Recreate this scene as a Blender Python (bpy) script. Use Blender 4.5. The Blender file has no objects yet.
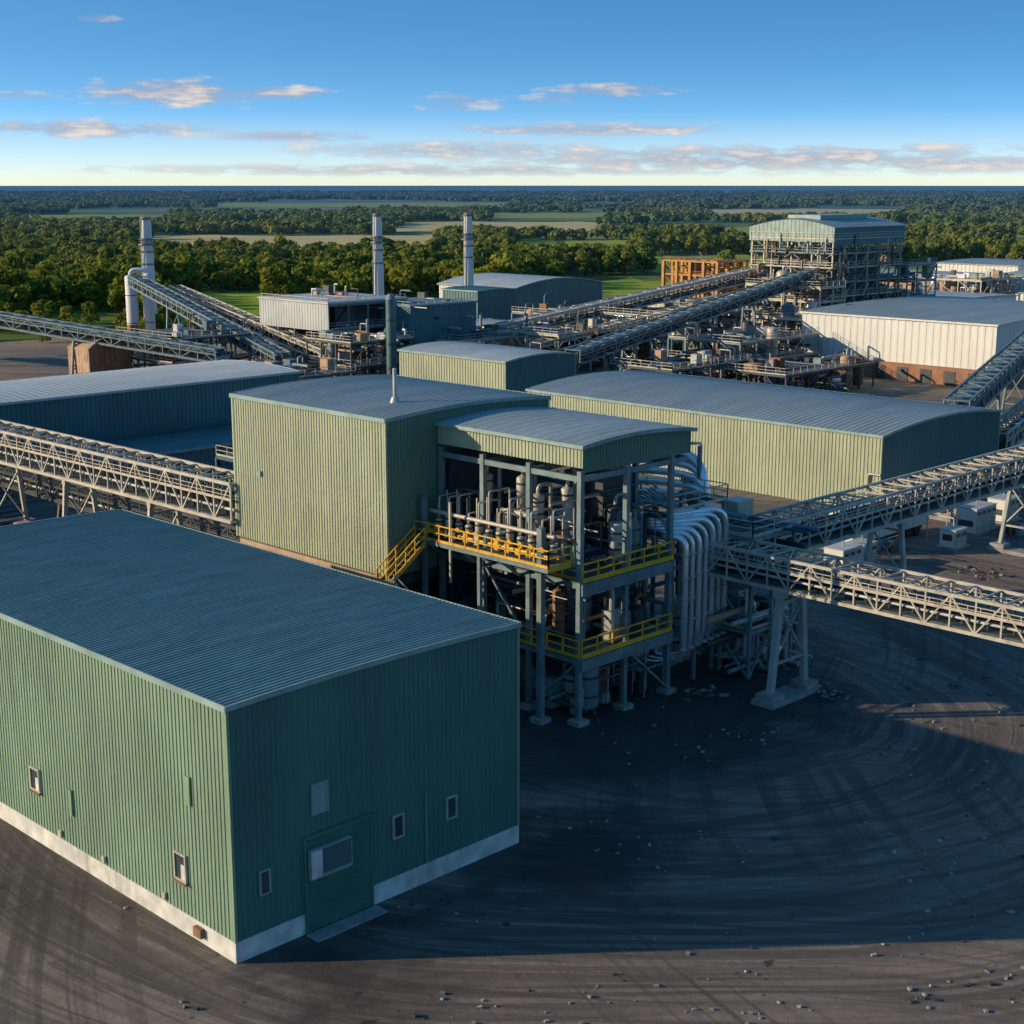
import bpy, math, random
from mathutils import Vector, noise
random.seed(7)
S=bpy.context.scene
R2=2**.5
# ------------------------------------------------------------ materials
def newmat(name):
    m=bpy.data.materials.new(name); m.use_nodes=True
    nt=m.node_tree; b=nt.nodes['Principled BSDF']
    return m,nt,b
def N(nt,t,**k):
    n=nt.nodes.new(t)
    for a,v in k.items(): setattr(n,a,v)
    return n
def math_(nt,op,a,b=None,c=None,clamp=False):
    n=nt.nodes.new('ShaderNodeMath'); n.operation=op; n.use_clamp=clamp
    for i,v in enumerate((a,b,c)):
        if v is None: continue
        if isinstance(v,(int,float)): n.inputs[i].default_value=v
        else: nt.links.new(v,n.inputs[i])
    return n.outputs[0]
def mixc(nt,f,a,b,bt='MIX'):
    n=nt.nodes.new('ShaderNodeMix'); n.data_type='RGBA'; n.blend_type=bt
    for i,v in ((0,f),(6,a),(7,b)):
        if isinstance(v,(int,float)): n.inputs[i].default_value=v
        elif isinstance(v,tuple): n.inputs[i].default_value=(v[0],v[1],v[2],1)
        else: nt.links.new(v,n.inputs[i])
    return n.outputs[2]
def noise_(nt,scale,vec=None,detail=3,sc=(1,1,1),rough=.55):
    geo=N(nt,'ShaderNodeNewGeometry')
    mp=N(nt,'ShaderNodeMapping'); mp.inputs['Scale'].default_value=sc
    nt.links.new(vec if vec else geo.outputs['Position'],mp.inputs[0])
    n=N(nt,'ShaderNodeTexNoise'); n.inputs['Scale'].default_value=scale
    n.inputs['Detail'].default_value=detail; n.inputs['Roughness'].default_value=rough
    nt.links.new(mp.outputs[0],n.inputs['Vector'])
    return n.outputs['Fac']
def ramp(nt,f,a,b):
    n=N(nt,'ShaderNodeMapRange'); n.inputs[1].default_value=a; n.inputs[2].default_value=b
    nt.links.new(f,n.inputs[0]); return n.outputs[0]
def mat(name,col,rough=.6,metal=0,var=.25,vs=.5,sc=(1,1,1),dirt=None,dirtamt=.5,bump=0,wavy=0):
    m,nt,b=newmat(name)
    f=ramp(nt,noise_(nt,vs,sc=sc),.3,.7)
    c=mixc(nt,f,tuple(x*(1-var) for x in col),tuple(min(1,x*(1+var*.7)) for x in col))
    if dirt:
        g=ramp(nt,noise_(nt,1.3,sc=(1,1,.12),detail=5,rough=.7),.5,.75)
        g2=ramp(nt,noise_(nt,.12,detail=2),.38,.6)
        g=math_(nt,'MULTIPLY',math_(nt,'MULTIPLY',g,g2),dirtamt)
        c=mixc(nt,g,c,dirt)
    nt.links.new(c,b.inputs['Base Color'])
    b.inputs['Roughness'].default_value=rough; b.inputs['Metallic'].default_value=metal
    if bump:
        bp=N(nt,'ShaderNodeBump'); bp.inputs['Strength'].default_value=bump; bp.inputs['Distance'].default_value=.05
        nt.links.new(noise_(nt,6,detail=5),bp.inputs['Height']); nt.links.new(bp.outputs[0],b.inputs['Normal'])
    if wavy:
        bp=N(nt,'ShaderNodeBump'); bp.inputs['Strength'].default_value=wavy; bp.inputs['Distance'].default_value=.12
        nt.links.new(noise_(nt,.7,detail=2,sc=(1.6,1.6,.8)),bp.inputs['Height']); nt.links.new(bp.outputs[0],b.inputs['Normal'])
    return m
M={}
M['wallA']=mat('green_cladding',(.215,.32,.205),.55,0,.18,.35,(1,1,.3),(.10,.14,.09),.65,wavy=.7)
M['wallA_shade']=mat('green_cladding_shaded',(.055,.17,.14),.55,0,.18,.35,(1,1,.3),(.08,.15,.12),.6,wavy=.7)  # darker, bluer copy of the green cladding: shade painted in for the front
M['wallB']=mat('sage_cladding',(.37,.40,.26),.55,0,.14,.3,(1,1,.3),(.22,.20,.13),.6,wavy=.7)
M['wallB_shade']=mat('sage_cladding_shaded',(.115,.205,.14),.55,0,.16,.3,(1,1,.3),(.08,.13,.09),.6,wavy=.6)  # sage cladding darkened: shade put into the colour of faces away from sun
M['teal']=mat('teal_cladding',(.055,.16,.17),.5,0,.15,.2,(1,1,.4),(.08,.10,.08),.4)
M['white']=mat('white_cladding',(.66,.64,.58),.5,0,.08,.2,(1,1,.4),(.4,.34,.26),.5)
M['roofA']=mat('blue_green_roof',(.10,.205,.215),.5,0,.25,.9,(.25,1.4,1),(.15,.19,.18),.9,wavy=.7)
M['roofB']=mat('grey_roof',(.27,.32,.32),.5,0,.18,.4,(.2,1,1),(.32,.30,.26),.7,wavy=.4)
M['roofW']=mat('pale_roof',(.46,.48,.46),.5,.0,.15,.2,(.3,1,1),(.3,.28,.24),.6)
M['trim']=mat('trim',(.25,.35,.32),.5)
M['trimD']=mat('trim_dark',(.06,.13,.14),.5)
M['steel']=mat('structural_steel',(.16,.23,.24),.5,.1,.3,1,dirt=(.14,.08,.05),dirtamt=.8)
M['steelD']=mat('dark_steel',(.05,.06,.068),.5,.1,.35,.6,dirt=(.13,.07,.04),dirtamt=.8)
M['cream']=mat('galvanised_cream_steel',(.50,.45,.36),.5,.1,.22,1,dirt=(.2,.13,.08),dirtamt=.9)
M['silver']=mat('silver_pipe',(.70,.72,.73),.28,.7,.15,.8,dirt=(.3,.26,.22),dirtamt=.5)
M['pipe']=mat('painted_pipe',(.42,.43,.40),.4,.1,.25,.8,dirt=(.2,.1,.05),dirtamt=.7)
M['yellow']=mat('yellow_paint',(.74,.40,.025),.5,0,.22,1,dirt=(.2,.12,.05),dirtamt=.6)
M['rust']=mat('rusty_metal',(.25,.13,.065),.75,.1,.4,.8)
M['tan']=mat('tan_refractory',(.42,.27,.17),.8,0,.3,.6)
M['brick']=mat('brick_base',(.32,.15,.085),.8,0,.25,.6)
M['conc']=mat('concrete',(.30,.29,.27),.85,0,.35,.8,dirt=(.12,.10,.085),dirtamt=.8,bump=.6)
M['strip']=mat('white_concrete_plinth',(.62,.60,.54),.8,0,.3,.9,dirt=(.2,.16,.12),dirtamt=1)
M['rubber']=mat('belt_rubber',(.03,.03,.032),.8,0,.3,1)
M['grate']=mat('deck_grating',(.10,.12,.125),.6,.2,.3,1)
M['glass']=mat('window_glass',(.05,.07,.08),.12,0,.2,1)
M['blue']=mat('blue_machine_paint',(.06,.14,.19),.5,0,.2,.8,dirt=(.1,.08,.05),dirtamt=.6)
M['orange']=mat('orange_steel',(.48,.22,.045),.6,0,.3,.6)
M['stack']=mat('stack_concrete',(.70,.67,.64),.7,0,.12,.3,(1,1,.2))
M['stackband']=mat('stack_band',(.26,.20,.19),.7,0,.2,.5)
M['doorg']=mat('door_green',(.045,.155,.12),.5,0,.2,.8)
M['hood']=mat('gallery_hood',(.10,.16,.20),.5,.1,.25,.5,dirt=(.2,.17,.14),dirtamt=.5)

# ------------------------------------------------------------ builder
class Obj:
    def __init__(s,name,org=(0,0,0)):
        s.name=name; s.o=Vector(org); s.p={}
    def add(s,part,m,vs,fs,smooth=False):
        d=s.p.setdefault((part,m),([],[],[]))
        b=len(d[0]); d[0].extend([tuple(Vector(v)-s.o) for v in vs])
        for f in fs:
            d[1].append(tuple(i+b for i in f)); d[2].append(smooth)
    def box(s,part,m,x0,y0,z0,x1,y1,z1):
        vs=[(x0,y0,z0),(x1,y0,z0),(x1,y1,z0),(x0,y1,z0),(x0,y0,z1),(x1,y0,z1),(x1,y1,z1),(x0,y1,z1)]
        s.add(part,m,vs,[(0,3,2,1),(4,5,6,7),(0,1,5,4),(1,2,6,5),(2,3,7,6),(3,0,4,7)])
    def beam(s,part,m,p,q,w,h=None):
        h=h or w; p=Vector(p); q=Vector(q); d=(q-p)
        if d.length<1e-4: return
        d.normalize(); up=Vector((0,0,1)) if abs(d.z)<.97 else Vector((1,0,0))
        a=d.cross(up).normalized(); u=a.cross(d).normalized()
        vs=[]
        for c in (p,q):
            for i,j in ((-1,-1),(1,-1),(1,1),(-1,1)):
                vs.append(c+a*(w/2*i)+u*(h/2*j))
        s.add(part,m,vs,[(0,1,2,3),(7,6,5,4),(0,4,5,1),(1,5,6,2),(2,6,7,3),(3,7,4,0)])
    def sweep(s,part,m,pts,rs,n=10,cap=True):
        pts=[Vector(p) for p in pts]; vs=[];fs=[];fc=[]
        prev=None
        for i,p in enumerate(pts):
            if i==0: d=pts[1]-p
            elif i==len(pts)-1: d=p-pts[i-1]
            else: d=(pts[i+1]-p).normalized()+(p-pts[i-1]).normalized()
            if d.length<1e-6: d=Vector((0,0,1))
            d.normalize()
            if prev is None:
                up=Vector((0,0,1)) if abs(d.z)<.9 else Vector((1,0,0))
                a=d.cross(up).normalized()
            else:
                a=(prev-d*prev.dot(d)).normalized()
            prev=a; u=d.cross(a)
            r=rs[i] if isinstance(rs,(list,tuple)) else rs
            for k in range(n):
                t=2*math.pi*k/n; vs.append(p+a*(math.cos(t)*r)+u*(math.sin(t)*r))
        for i in range(len(pts)-1):
            for k in range(n):
                k2=(k+1)%n; fs.append((i*n+k,i*n+k2,(i+1)*n+k2,(i+1)*n+k))
        s.add(part,m,vs,fs,True)
        if cap:
            s.add(part,m,vs[:n],[tuple(range(n))[::-1]]); s.add(part,m,vs[-n:],[tuple(range(n))])
    def cyl(s,part,m,p,q,r,r1=None,n=14):
        s.sweep(part,m,[p,q],[r,r if r1 is None else r1],n)
    def tube(s,part,m,pts,r,n=8,b=None):
        pts=[Vector(p) for p in pts]; b=b or r*2.5; out=[pts[0]]
        for i in range(1,len(pts)-1):
            a,c,e=pts[i-1],pts[i],pts[i+1]
            l=min(b,(a-c).length*.49,(e-c).length*.49)
            p0=c+(a-c).normalized()*l; p2=c+(e-c).normalized()*l
            for k in range(6):
                t=k/5; out.append(p0*(1-t)**2+c*2*t*(1-t)+p2*t*t)
        out.append(pts[-1]); s.sweep(part,m,out,r,n)
    def vessel(s,part,m,x,y,z0,z1,r,n=18):
        pts=[];rs=[]
        for k in range(5):
            t=k/4*math.pi/2; pts.append((x,y,z0+r*.4*(1-math.cos(t)))); rs.append(max(.02,r*math.sin(t)))
        h=z1-r*.45
        for k in range(6):
            t=k/5*math.pi/2; pts.append((x,y,h+r*.45*math.sin(t)+.001*k)); rs.append(max(.02,r*math.cos(t)))
        s.sweep(part,m,pts,rs,n)
        for zz in (z0+(z1-z0)*.3,z0+(z1-z0)*.7):
            s.cyl(part+'_band',M['steelD'],(x,y,zz),(x,y,zz+.15),r*1.03,n=n)
    def rail(s,part,m,pts,h=1.1,sp=1.5,t=.07):
        for a,b in zip(pts[:-1],pts[1:]):
            a=Vector(a);b=Vector(b);L=(b-a).length;k=max(1,int(L/sp))
            for z in (h,h*.55): s.beam(part,m,a+Vector((0,0,z)),b+Vector((0,0,z)),t)
            s.beam(part,m,a+Vector((0,0,.1)),b+Vector((0,0,.1)),.04,.2)
            for i in range(k+1):
                c=a.lerp(b,i/k); s.beam(part,m,c,c+Vector((0,0,h)),t)
    def stairs(s,part,m,p,q,w,mr,n=14):
        p=Vector(p);q=Vector(q);d=(q-p);h=Vector((d.x,d.y,0)).normalized();a=Vector((-h.y,h.x,0))*(w/2)
        for sg in (-1,1):
            s.beam(part,m,p+a*sg,q+a*sg,.1,.3)
            s.beam(part+'_rail',mr,p+a*sg+Vector((0,0,1.1)),q+a*sg+Vector((0,0,1.1)),.08)
            s.beam(part+'_rail',mr,p+a*sg+Vector((0,0,.6)),q+a*sg+Vector((0,0,.6)),.06)
            for i in range(5):
                c=p.lerp(q,i/4)+a*sg; s.beam(part+'_rail',mr,c,c+Vector((0,0,1.1)),.07)
        for i in range(n):
            c=p.lerp(q,(i+.5)/n); s.beam(part,M['grate'],c-a,c+a,.3,.05)
    def done(s):
        e=bpy.data.objects.new(s.name,None); S.collection.objects.link(e); e.location=s.o
        e.empty_display_size=1
        for (part,m),(vs,fs,sm) in s.p.items():
            me=bpy.data.meshes.new(s.name+'_'+part); me.from_pydata(vs,[],fs); me.materials.append(m)
            me.polygons.foreach_set('use_smooth',sm); me.update()
            o=bpy.data.objects.new(part,me); S.collection.objects.link(o); o.parent=e
        return e
# ------------------------------------------------------------ building parts
def ribwall(O,part,m,p,q,z0,zt,n,pitch,d):
    p=Vector((p[0],p[1],0));q=Vector((q[0],q[1],0));n=Vector((n[0],n[1],0))
    L=(q-p).length;k=max(1,round(L/pitch));pi=L/k;vs=[];fs=[]
    for i in range(k):
        for a,o in ((0,0),(.4,0),(.5,d),(.9,d)):
            c=p.lerp(q,(i+a)/k)+n*o; vs+= [(c.x,c.y,z0),(c.x,c.y,zt(c.x,c.y))]
    vs+=[(q.x,q.y,z0),(q.x,q.y,zt(q.x,q.y))]
    for i in range(len(vs)//2-1): fs.append((2*i,2*i+2,2*i+3,2*i+1))
    O.add(part,m,vs,fs)
def shed(name,x0,x1,y0,y1,z0,z1,rise,wall,roof,pitch=.3,d=.05,over=.3,rp=.5,axis='y',base=None,baseh=1.0,trim=None,ret=False,wallY=None,rh=.05,ctrim=None):
    O=Obj(name,((x0+x1)/2,(y0+y1)/2,0)); trim=trim or M['trim']
    xm,ym,hx,hy=(x0+x1)/2,(y0+y1)/2,(x1-x0)/2,(y1-y0)/2
    def zt(x,y):
        t=(x-xm)/hx if axis=='y' else (y-ym)/hy
        return z1+rise*(1-t*t)
    zb=z0
    if base:
        for a in ((x0-.06,y0-.06,x1+.06,y0+.06),(x0-.06,y1-.06,x1+.06,y1+.06),(x0-.06,y0+.06,x0+.06,y1-.06),(x1-.06,y0+.06,x1+.06,y1-.06)):
            O.box('plinth',base,a[0],a[1],z0,a[2],a[3],z0+baseh)
        zb=z0+baseh
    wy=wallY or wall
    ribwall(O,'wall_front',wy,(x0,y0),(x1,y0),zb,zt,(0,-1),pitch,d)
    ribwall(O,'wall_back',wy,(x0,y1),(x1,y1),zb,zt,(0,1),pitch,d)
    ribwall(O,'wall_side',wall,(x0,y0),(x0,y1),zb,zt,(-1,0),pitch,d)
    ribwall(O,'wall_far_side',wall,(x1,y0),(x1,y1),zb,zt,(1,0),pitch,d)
    for cx,cy in ((x0,y0),(x1,y0),(x0,y1),(x1,y1)):
        O.box('corner_trim',ctrim or wall,cx-.08,cy-.08,zb,cx+.08,cy+.08,zt(cx,cy)-.02)
    X0,X1,Y0,Y1=x0-over,x1+over,y0-over,y1+over
    A0,A1,B0,B1=(Y0,Y1,X0,X1) if axis=='y' else (X0,X1,Y0,Y1)
    k=max(2,round((A1-A0)/rp)); rows=[]
    for i in range(k):
        for a,o in ((0,0),(.8,0),(.84,rh),(.96,rh)):
            rows.append((A0+(A1-A0)*(i+a)/k,o))
    rows.append((A1,0)); seg=12
    vs=[];fs=[]
    for a,o in rows:
        for j in range(seg+1):
            b=B0+(B1-B0)*j/seg
            x,y=(b,a) if axis=='y' else (a,b)
            vs.append((x,y,zt(x,y)+.1+o))
    for i in range(len(rows)-1):
        for j in range(seg):
            a=i*(seg+1)+j; fs.append((a,a+1,a+seg+2,a+seg+1))
    O.add('roof',roof,vs,fs)
    for b in (B0,B1):
        p,q=((b,A0),(b,A1)) if axis=='y' else ((A0,b),(A1,b))
        z=zt(p[0],p[1]); O.beam('eave_trim',trim,(p[0],p[1],z),(q[0],q[1],z),.08,.3)
    for a in (A0,A1):
        for j in range(seg):
            b,b2=B0+(B1-B0)*j/seg,B0+(B1-B0)*(j+1)/seg
            p,q=((b,a),(b2,a)) if axis=='y' else ((a,b),(a,b2))
            O.beam('verge_trim',trim,(p[0],p[1],zt(*p)+.02),(q[0],q[1],zt(*q)+.02),.1,.26)
    if ret: return O,zt
    return O.done()
def leg(O,x,y,ztop,axis,w=2.2,m=None,spl=.8,lw=.3):
    m=m or M['steel']
    ax=Vector((1,0,0)) if axis=='x' else Vector((0,1,0)); c=Vector((x,y,0))
    f=[c+ax*(sg*(w/2+spl))+Vector((0,0,.5)) for sg in (-1,1)]
    t=[c+ax*(sg*w/2)+Vector((0,0,ztop)) for sg in (-1,1)]
    for i in (0,1): O.beam('leg',m,f[i],t[i],lw,lw*1.3); O.beam('leg_flange',m,t[i]-Vector((0,0,.5)),t[i],lw*1.7)
    O.beam('leg_brace',m,f[0].lerp(t[0],.3),f[1].lerp(t[1],.85),.13); O.beam('leg_brace',m,f[1].lerp(t[1],.3),f[0].lerp(t[0],.85),.13)
    for z in (.3,.88): O.beam('leg_brace',m,f[0].lerp(t[0],z),f[1].lerp(t[1],z),.17)
    for i in (0,1):
        p=f[i]; O.box('footing',M['conc'],p.x-.7,p.y-.7,.33,p.x+.7,p.y+.7,.75)
    O.box('footing_slab',M['conc'],x-abs(ax.x)*(w/2+spl)-.9,y-abs(ax.y)*(w/2+spl)-.9,-.05,x+abs(ax.x)*(w/2+spl)+.9,y+abs(ax.y)*(w/2+spl)+.9,.34)
def conveyor(name,p,q,w,h,panel,m,legs=(),t=.14,cover=None,pipes=True,md=None,legm=None,lw=.3):
    p=Vector(p);q=Vector(q);O=Obj(name,((p.x+q.x)/2,(p.y+q.y)/2,0)); d=q-p;L=d.length;k=max(2,round(L/panel))
    hd=Vector((d.x,d.y,0)).normalized(); a=Vector((-hd.y,hd.x,0)); up=Vector((0,0,1)); md=md or M['steelD']
    P=lambda i,sd,z: p+d*(i/k)+a*(sd*w/2)+up*z
    for sd in (-1,1):
        O.beam('chord',m,P(0,sd,0),P(k,sd,0),t*1.4,t*1.7); O.beam('chord',m,P(0,sd,h),P(k,sd,h),t*1.3,t*1.5)
        for i in range(k+1): O.beam('post',m,P(i,sd,0),P(i,sd,h),t*.8)
        for i in range(k):
            if i%2: O.beam('diagonal',m,P(i,sd,0),P(i+1,sd,h),t*.75)
            else: O.beam('diagonal',m,P(i,sd,h),P(i+1,sd,0),t*.75)
        O.rail('handrail',m,[P(0,sd*1.02,h*.55) ,P(k,sd*1.02,h*.55)],h*.25,panel/2,.05)
    for i in range(k+1):
        O.beam('cross_beam',m,P(i,-1,0),P(i,1,0),t); O.beam('cross_beam',m,P(i,-1,h),P(i,1,h),t*.8)
        if i<k: O.beam('cross_brace',m,P(i,-1 if i%2 else 1,h),P(i+1,1 if i%2 else -1,h),t*.5)
    O.beam('deck',M['grate'],P(0,0,.18),P(k,0,.18),w*.96,.06)
    O.beam('belt',M['rubber'],P(0,0,h*.5),P(k,0,h*.5),w*.42,.08)
    O.beam('belt',M['rubber'],P(0,0,h*.25),P(k,0,h*.25),w*.4,.06)
    for i in range(k*2):
        c=p+d*((i+.5)/(2*k))
        for sg in (-1,1): O.beam('idler_frame',md,c+a*sg*w*.24+up*.2,c+a*sg*w*.27+up*h*.62,.1)
        O.beam('idler',md,c-a*w*.26+up*h*.46,c+a*w*.26+up*h*.46,.12)
    if cover:
        n=max(4,int(L/3));vs=[];fs=[]
        for i in range(n+1):
            for j in range(9):
                th=math.pi*j/8; vs.append(p+d*(i/n)+a*(math.cos(th)*w*.36)+up*(h*.75+math.sin(th)*w*.2))
        for i in range(n):
            for j in range(8):
                b=i*9+j; fs.append((b,b+1,b+10,b+9))
        O.add('hood_cover',cover,vs,fs,True)
    if pipes:
        O.tube('service_pipe',M['pipe'],[P(0,.8,h*.3),P(k,.8,h*.3)],.12); O.tube('service_pipe',M['pipe'],[P(0,-.82,h*.34),P(k,-.82,h*.34)],.1)
    for f in legs:
        c=p+d*f; leg(O,c.x,c.y,c.z-.1,'y' if abs(hd.x)>abs(hd.y) else 'x',w*.8,legm or M['steel'],lw=lw)
    return O.done()
def unit(name,x0,x1,y0,y1,h,floors,seed,steel=None,roof=None,bay=5,tanks=3,pipes=14,rails=None,clad=None,pm=None,cs=.24):
    rn=random.Random(seed); steel=steel or M['steel']; O=Obj(name,((x0+x1)/2,(y0+y1)/2,0))
    nx=max(1,round((x1-x0)/bay));ny=max(1,round((y1-y0)/bay))
    xs=[x0+(x1-x0)*i/nx for i in range(nx+1)];ys=[y0+(y1-y0)*i/ny for i in range(ny+1)]
    zs=[h*(i+1)/floors for i in range(floors)]
    for x in xs:
        for y in ys:
            O.beam('column',steel,(x,y,0),(x,y,h),cs)
    for z in zs:
        for x in xs: O.beam('floor_beam',steel,(x,y0,z),(x,y1,z),.16,.3)
        for y in ys: O.beam('floor_beam',steel,(x0,y,z),(x1,y,z),.16,.3)
        for i in range(nx):
            for j in range(ny):
                if rn.random()<.5: O.box('deck',M['grate'],xs[i]+.1,ys[j]+.1,z+.18,xs[i+1]-.1,ys[j+1]-.1,z+.23)
        O.rail('handrail',rails or M['cream'],[(x0,y1,z+.2),(x0,y0,z+.2),(x1,y0,z+.2)],1.1,2,.07)
    for i in range(nx*floors//2+1):
        a=rn.randrange(nx);b=rn.randrange(floors);za=0 if b==0 else zs[b-1]
        O.beam('brace',steel,(xs[a],y0,za),(xs[a+1],y0,zs[b]),.15)
        b2=rn.randrange(ny);O.beam('brace',steel,(x0,ys[b2],za),(x0,ys[b2+1],zs[b]),.15)
    tm=[M['pipe'],M['cream'],M['silver'],M['steelD'],M['blue'],M['tan'],M['steel'],M['rust']]
    for i in range(tanks):
        r=rn.uniform(.6,1.6);x=rn.uniform(x0+1,x1-1);y=rn.uniform(y0+1,y1-1);z=rn.choice([0]+zs[:-1]);hh=rn.uniform(2.5,6)
        O.vessel('vessel',rn.choice(tm),x,y,z+.3,z+hh,r,14)
        if rn.random()<.5: O.tube('vessel_pipe',rn.choice(tm),[(x,y,z+hh-.2),(x,y,z+hh+1),(x+rn.uniform(-3,3),y,z+hh+1),(x+rn.uniform(-3,3),y,z)],.15)
    for i in range(pipes):
        m=rn.choice(pm or tm);r=rn.uniform(.1,.3);z=rn.uniform(.6,h+1);x=rn.uniform(x0,x1);y=rn.uniform(y0,y1);L=rn.uniform(3,9)
        z2=max(.2,z+rn.uniform(-6,3))
        if rn.random()<.5: pts=[(x-L/2,y,z),(x+L/2,y,z),(x+L/2,y,z2),(x+L/2,y+rn.uniform(-3,3),z2)]
        else: pts=[(x,y-L/2,z),(x,y+L/2,z),(x,y+L/2,z2),(x+rn.uniform(-3,3),y+L/2,z2)]
        O.tube('pipe',m,pts,r,7)
    for i in range(tanks*2):
        x=rn.uniform(x0,x1-1);y=rn.uniform(y0,y1-1);z=rn.choice([0]+zs);O.box('machine_casing',rn.choice(tm),x,y,z+.25,x+rn.uniform(.8,2.2),y+rn.uniform(.8,2.2),z+rn.uniform(.9,2.2))
    if roof:
        O.box('roof_panel',roof,x0-.5,y0-.5,h+.4,x1+.5,y1+.5,h+.7)
    if clad:
        ribwall(O,'cladding',clad,(x0-.2,y0-.2),(x1+.2,y0-.2),h*.45,lambda x,y:h+.4,(0,-1),.8,.08)
        ribwall(O,'cladding',clad,(x0-.2,y0-.2),(x0-.2,y1+.2),h*.55,lambda x,y:h+.4,(-1,0),.8,.08)
    return O.done()
def window_y(O,x,y,z,w,h,fr=None,gl=None):
    fr=fr or M['cream']; y-=.07
    O.box('window_glass',gl or M['glass'],x-w/2+.08,y-.03,z-h/2+.08,x+w/2-.08,y+.02,z+h/2-.08)
    for a in ((x-w/2,z-h/2,x-w/2+.08,z+h/2),(x+w/2-.08,z-h/2,x+w/2,z+h/2),(x-w/2+.08,z+h/2-.08,x+w/2-.08,z+h/2),(x-w/2+.08,z-h/2,x+w/2-.08,z-h/2+.08)):
        O.box('window_frame',fr,a[0],y-.09,a[1],a[2],y+.03,a[3])
def window_x(O,x,y,z,w,h,fr=None):
    fr=fr or M['cream']; x-=.07
    O.box('window_glass',M['glass'],x-.03,y-w/2+.08,z-h/2+.08,x+.02,y+w/2-.08,z+h/2-.08)
    O.box('window_blind',M['strip'],x-.06,y-w/2+.1,z-h/2+.1,x-.031,y-w*.05,z+h*.1)
    O.box('window_sill',M['rust'],x-.18,y-w/2-.05,z-h/2-.08,x+.04,y+w/2+.05,z-h/2-.001)
    for a in ((y-w/2,z-h/2,y-w/2+.1,z+h/2),(y+w/2-.1,z-h/2,y+w/2,z+h/2),(y-w/2+.1,z+h/2-.1,y+w/2-.1,z+h/2),(y-w/2+.1,z-h/2,y+w/2-.1,z-h/2+.1)):
        O.box('window_frame',fr,x-.1,a[0],a[1],x+.03,a[2],a[3])
# ------------------------------------------------------------ A warehouse
O,zt=shed('green_warehouse',34.6,52.4,52,90.5,0,12,.18,M['wallA'],M['roofA'],.3,.04,.12,.32,base=M['strip'],baseh=1.0,ret=True,rh=.035,wallY=M['wallA_shade'])
window_y(O,39.4,52,6.5,.95,1.5,M['trim'],M['trim']);window_y(O,44.1,52,3.6,.7,1.2);window_y(O,47.6,52,3.5,.7,1.2);window_y(O,36.2,52,3.4,.6,1.2,M['trim'])
O.box('roller_door',M['doorg'],38.5,51.86,.02,42.3,51.93,4.7)
for i in range(14): O.box('door_slat',M['doorg'],38.5,51.82,.15+i*.33,42.3,51.86,.25+i*.33)
O.box('door_frame',M['wallA_shade'],38.38,51.8,0,38.5,51.95,4.82);O.box('door_frame',M['wallA_shade'],42.3,51.8,0,42.42,51.95,4.82);O.box('door_frame',M['wallA_shade'],38.5,51.8,4.7,42.3,51.95,4.82)
O.box('louvre_box',M['trim'],38.55,51.6,2.7,41.0,51.79,4.2);O.box('louvre_pane',M['strip'],38.6,51.55,2.8,39.2,51.6,4.1);O.box('louvre_pane',M['trimD'],39.3,51.55,2.9,40.9,51.6,4.1)
O.box('door_ramp',M['conc'],38.3,50.9,0,42.5,51.76,.08)
window_x(O,34.6,69.8,3.6,1.0,1.3,M['cream']);window_x(O,34.6,56.1,3.3,1.0,1.4,M['cream'])
for y,z in ((55.0,6.6),(66,2.7)):
    O.box('vent',M['wallA'],34.45,y,z,34.54,y+.3,z+1.4)
O.box('outlet',M['rust'],34.3,54.4,.35,34.53,55,.8)
for y in (57.5,63,67.3,78): O.box('wall_fixture',M['cream'],34.42,y,1.15,34.54,y+.25,1.5)
O.tube('conduit',M['trim'],[(45.9,51.88,1.0),(45.9,51.88,4.9)],.03,6)
O.done()
# ------------------------------------------------------------ B tall sage building on stilts
O,zt=shed('process_building',63.2,78.7,75,92.4,8.2,18.85,.35,M['wallB'],M['roofB'],.3,.05,.15,.5,ret=True,wallY=M['wallB_shade'],rh=.03)
O.box('floor',M['steelD'],63.3,75.1,8.0,78.6,92.3,8.19)
for x in (63.6,68.5,73.5,78.3):
    for y in (75.4,81,86.6,92): O.beam('column',M['steelD'],(x,y,0),(x,y,8),.5)
for y in (75.4,81,86.6,92): O.beam('bottom_beam',M['steelD'],(63.6,y,7.6),(78.3,y,7.6),.3,.6)
O.beam('bottom_beam',M['tan'],(63.4,75.2,7.8),(63.4,92.2,7.8),.3,.5)
O.box('plant_room_wall',M['steelD'],66,77,0,77,91,7.2)
for i in range(7): O.vessel('under_hopper',M['steel'],64.2,76+i*2.4,5.2,7.9,.8,12)
O.tube('under_pipe',M['pipe'],[(62.8,75,6.6),(62.8,92,6.6)],.25)
O.tube('roof_vent',M['pipe'],[(67.5,79,18.9),(67.5,79,21.6)],.15); O.cyl('roof_vent',M['pipe'],(67.5,79,19),(67.5,79,19.6),.45,.25)
O.box('wall_vent',M['trim'],63.0,89,13.2,63.16,89.5,13.6)
O.done()
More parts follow.
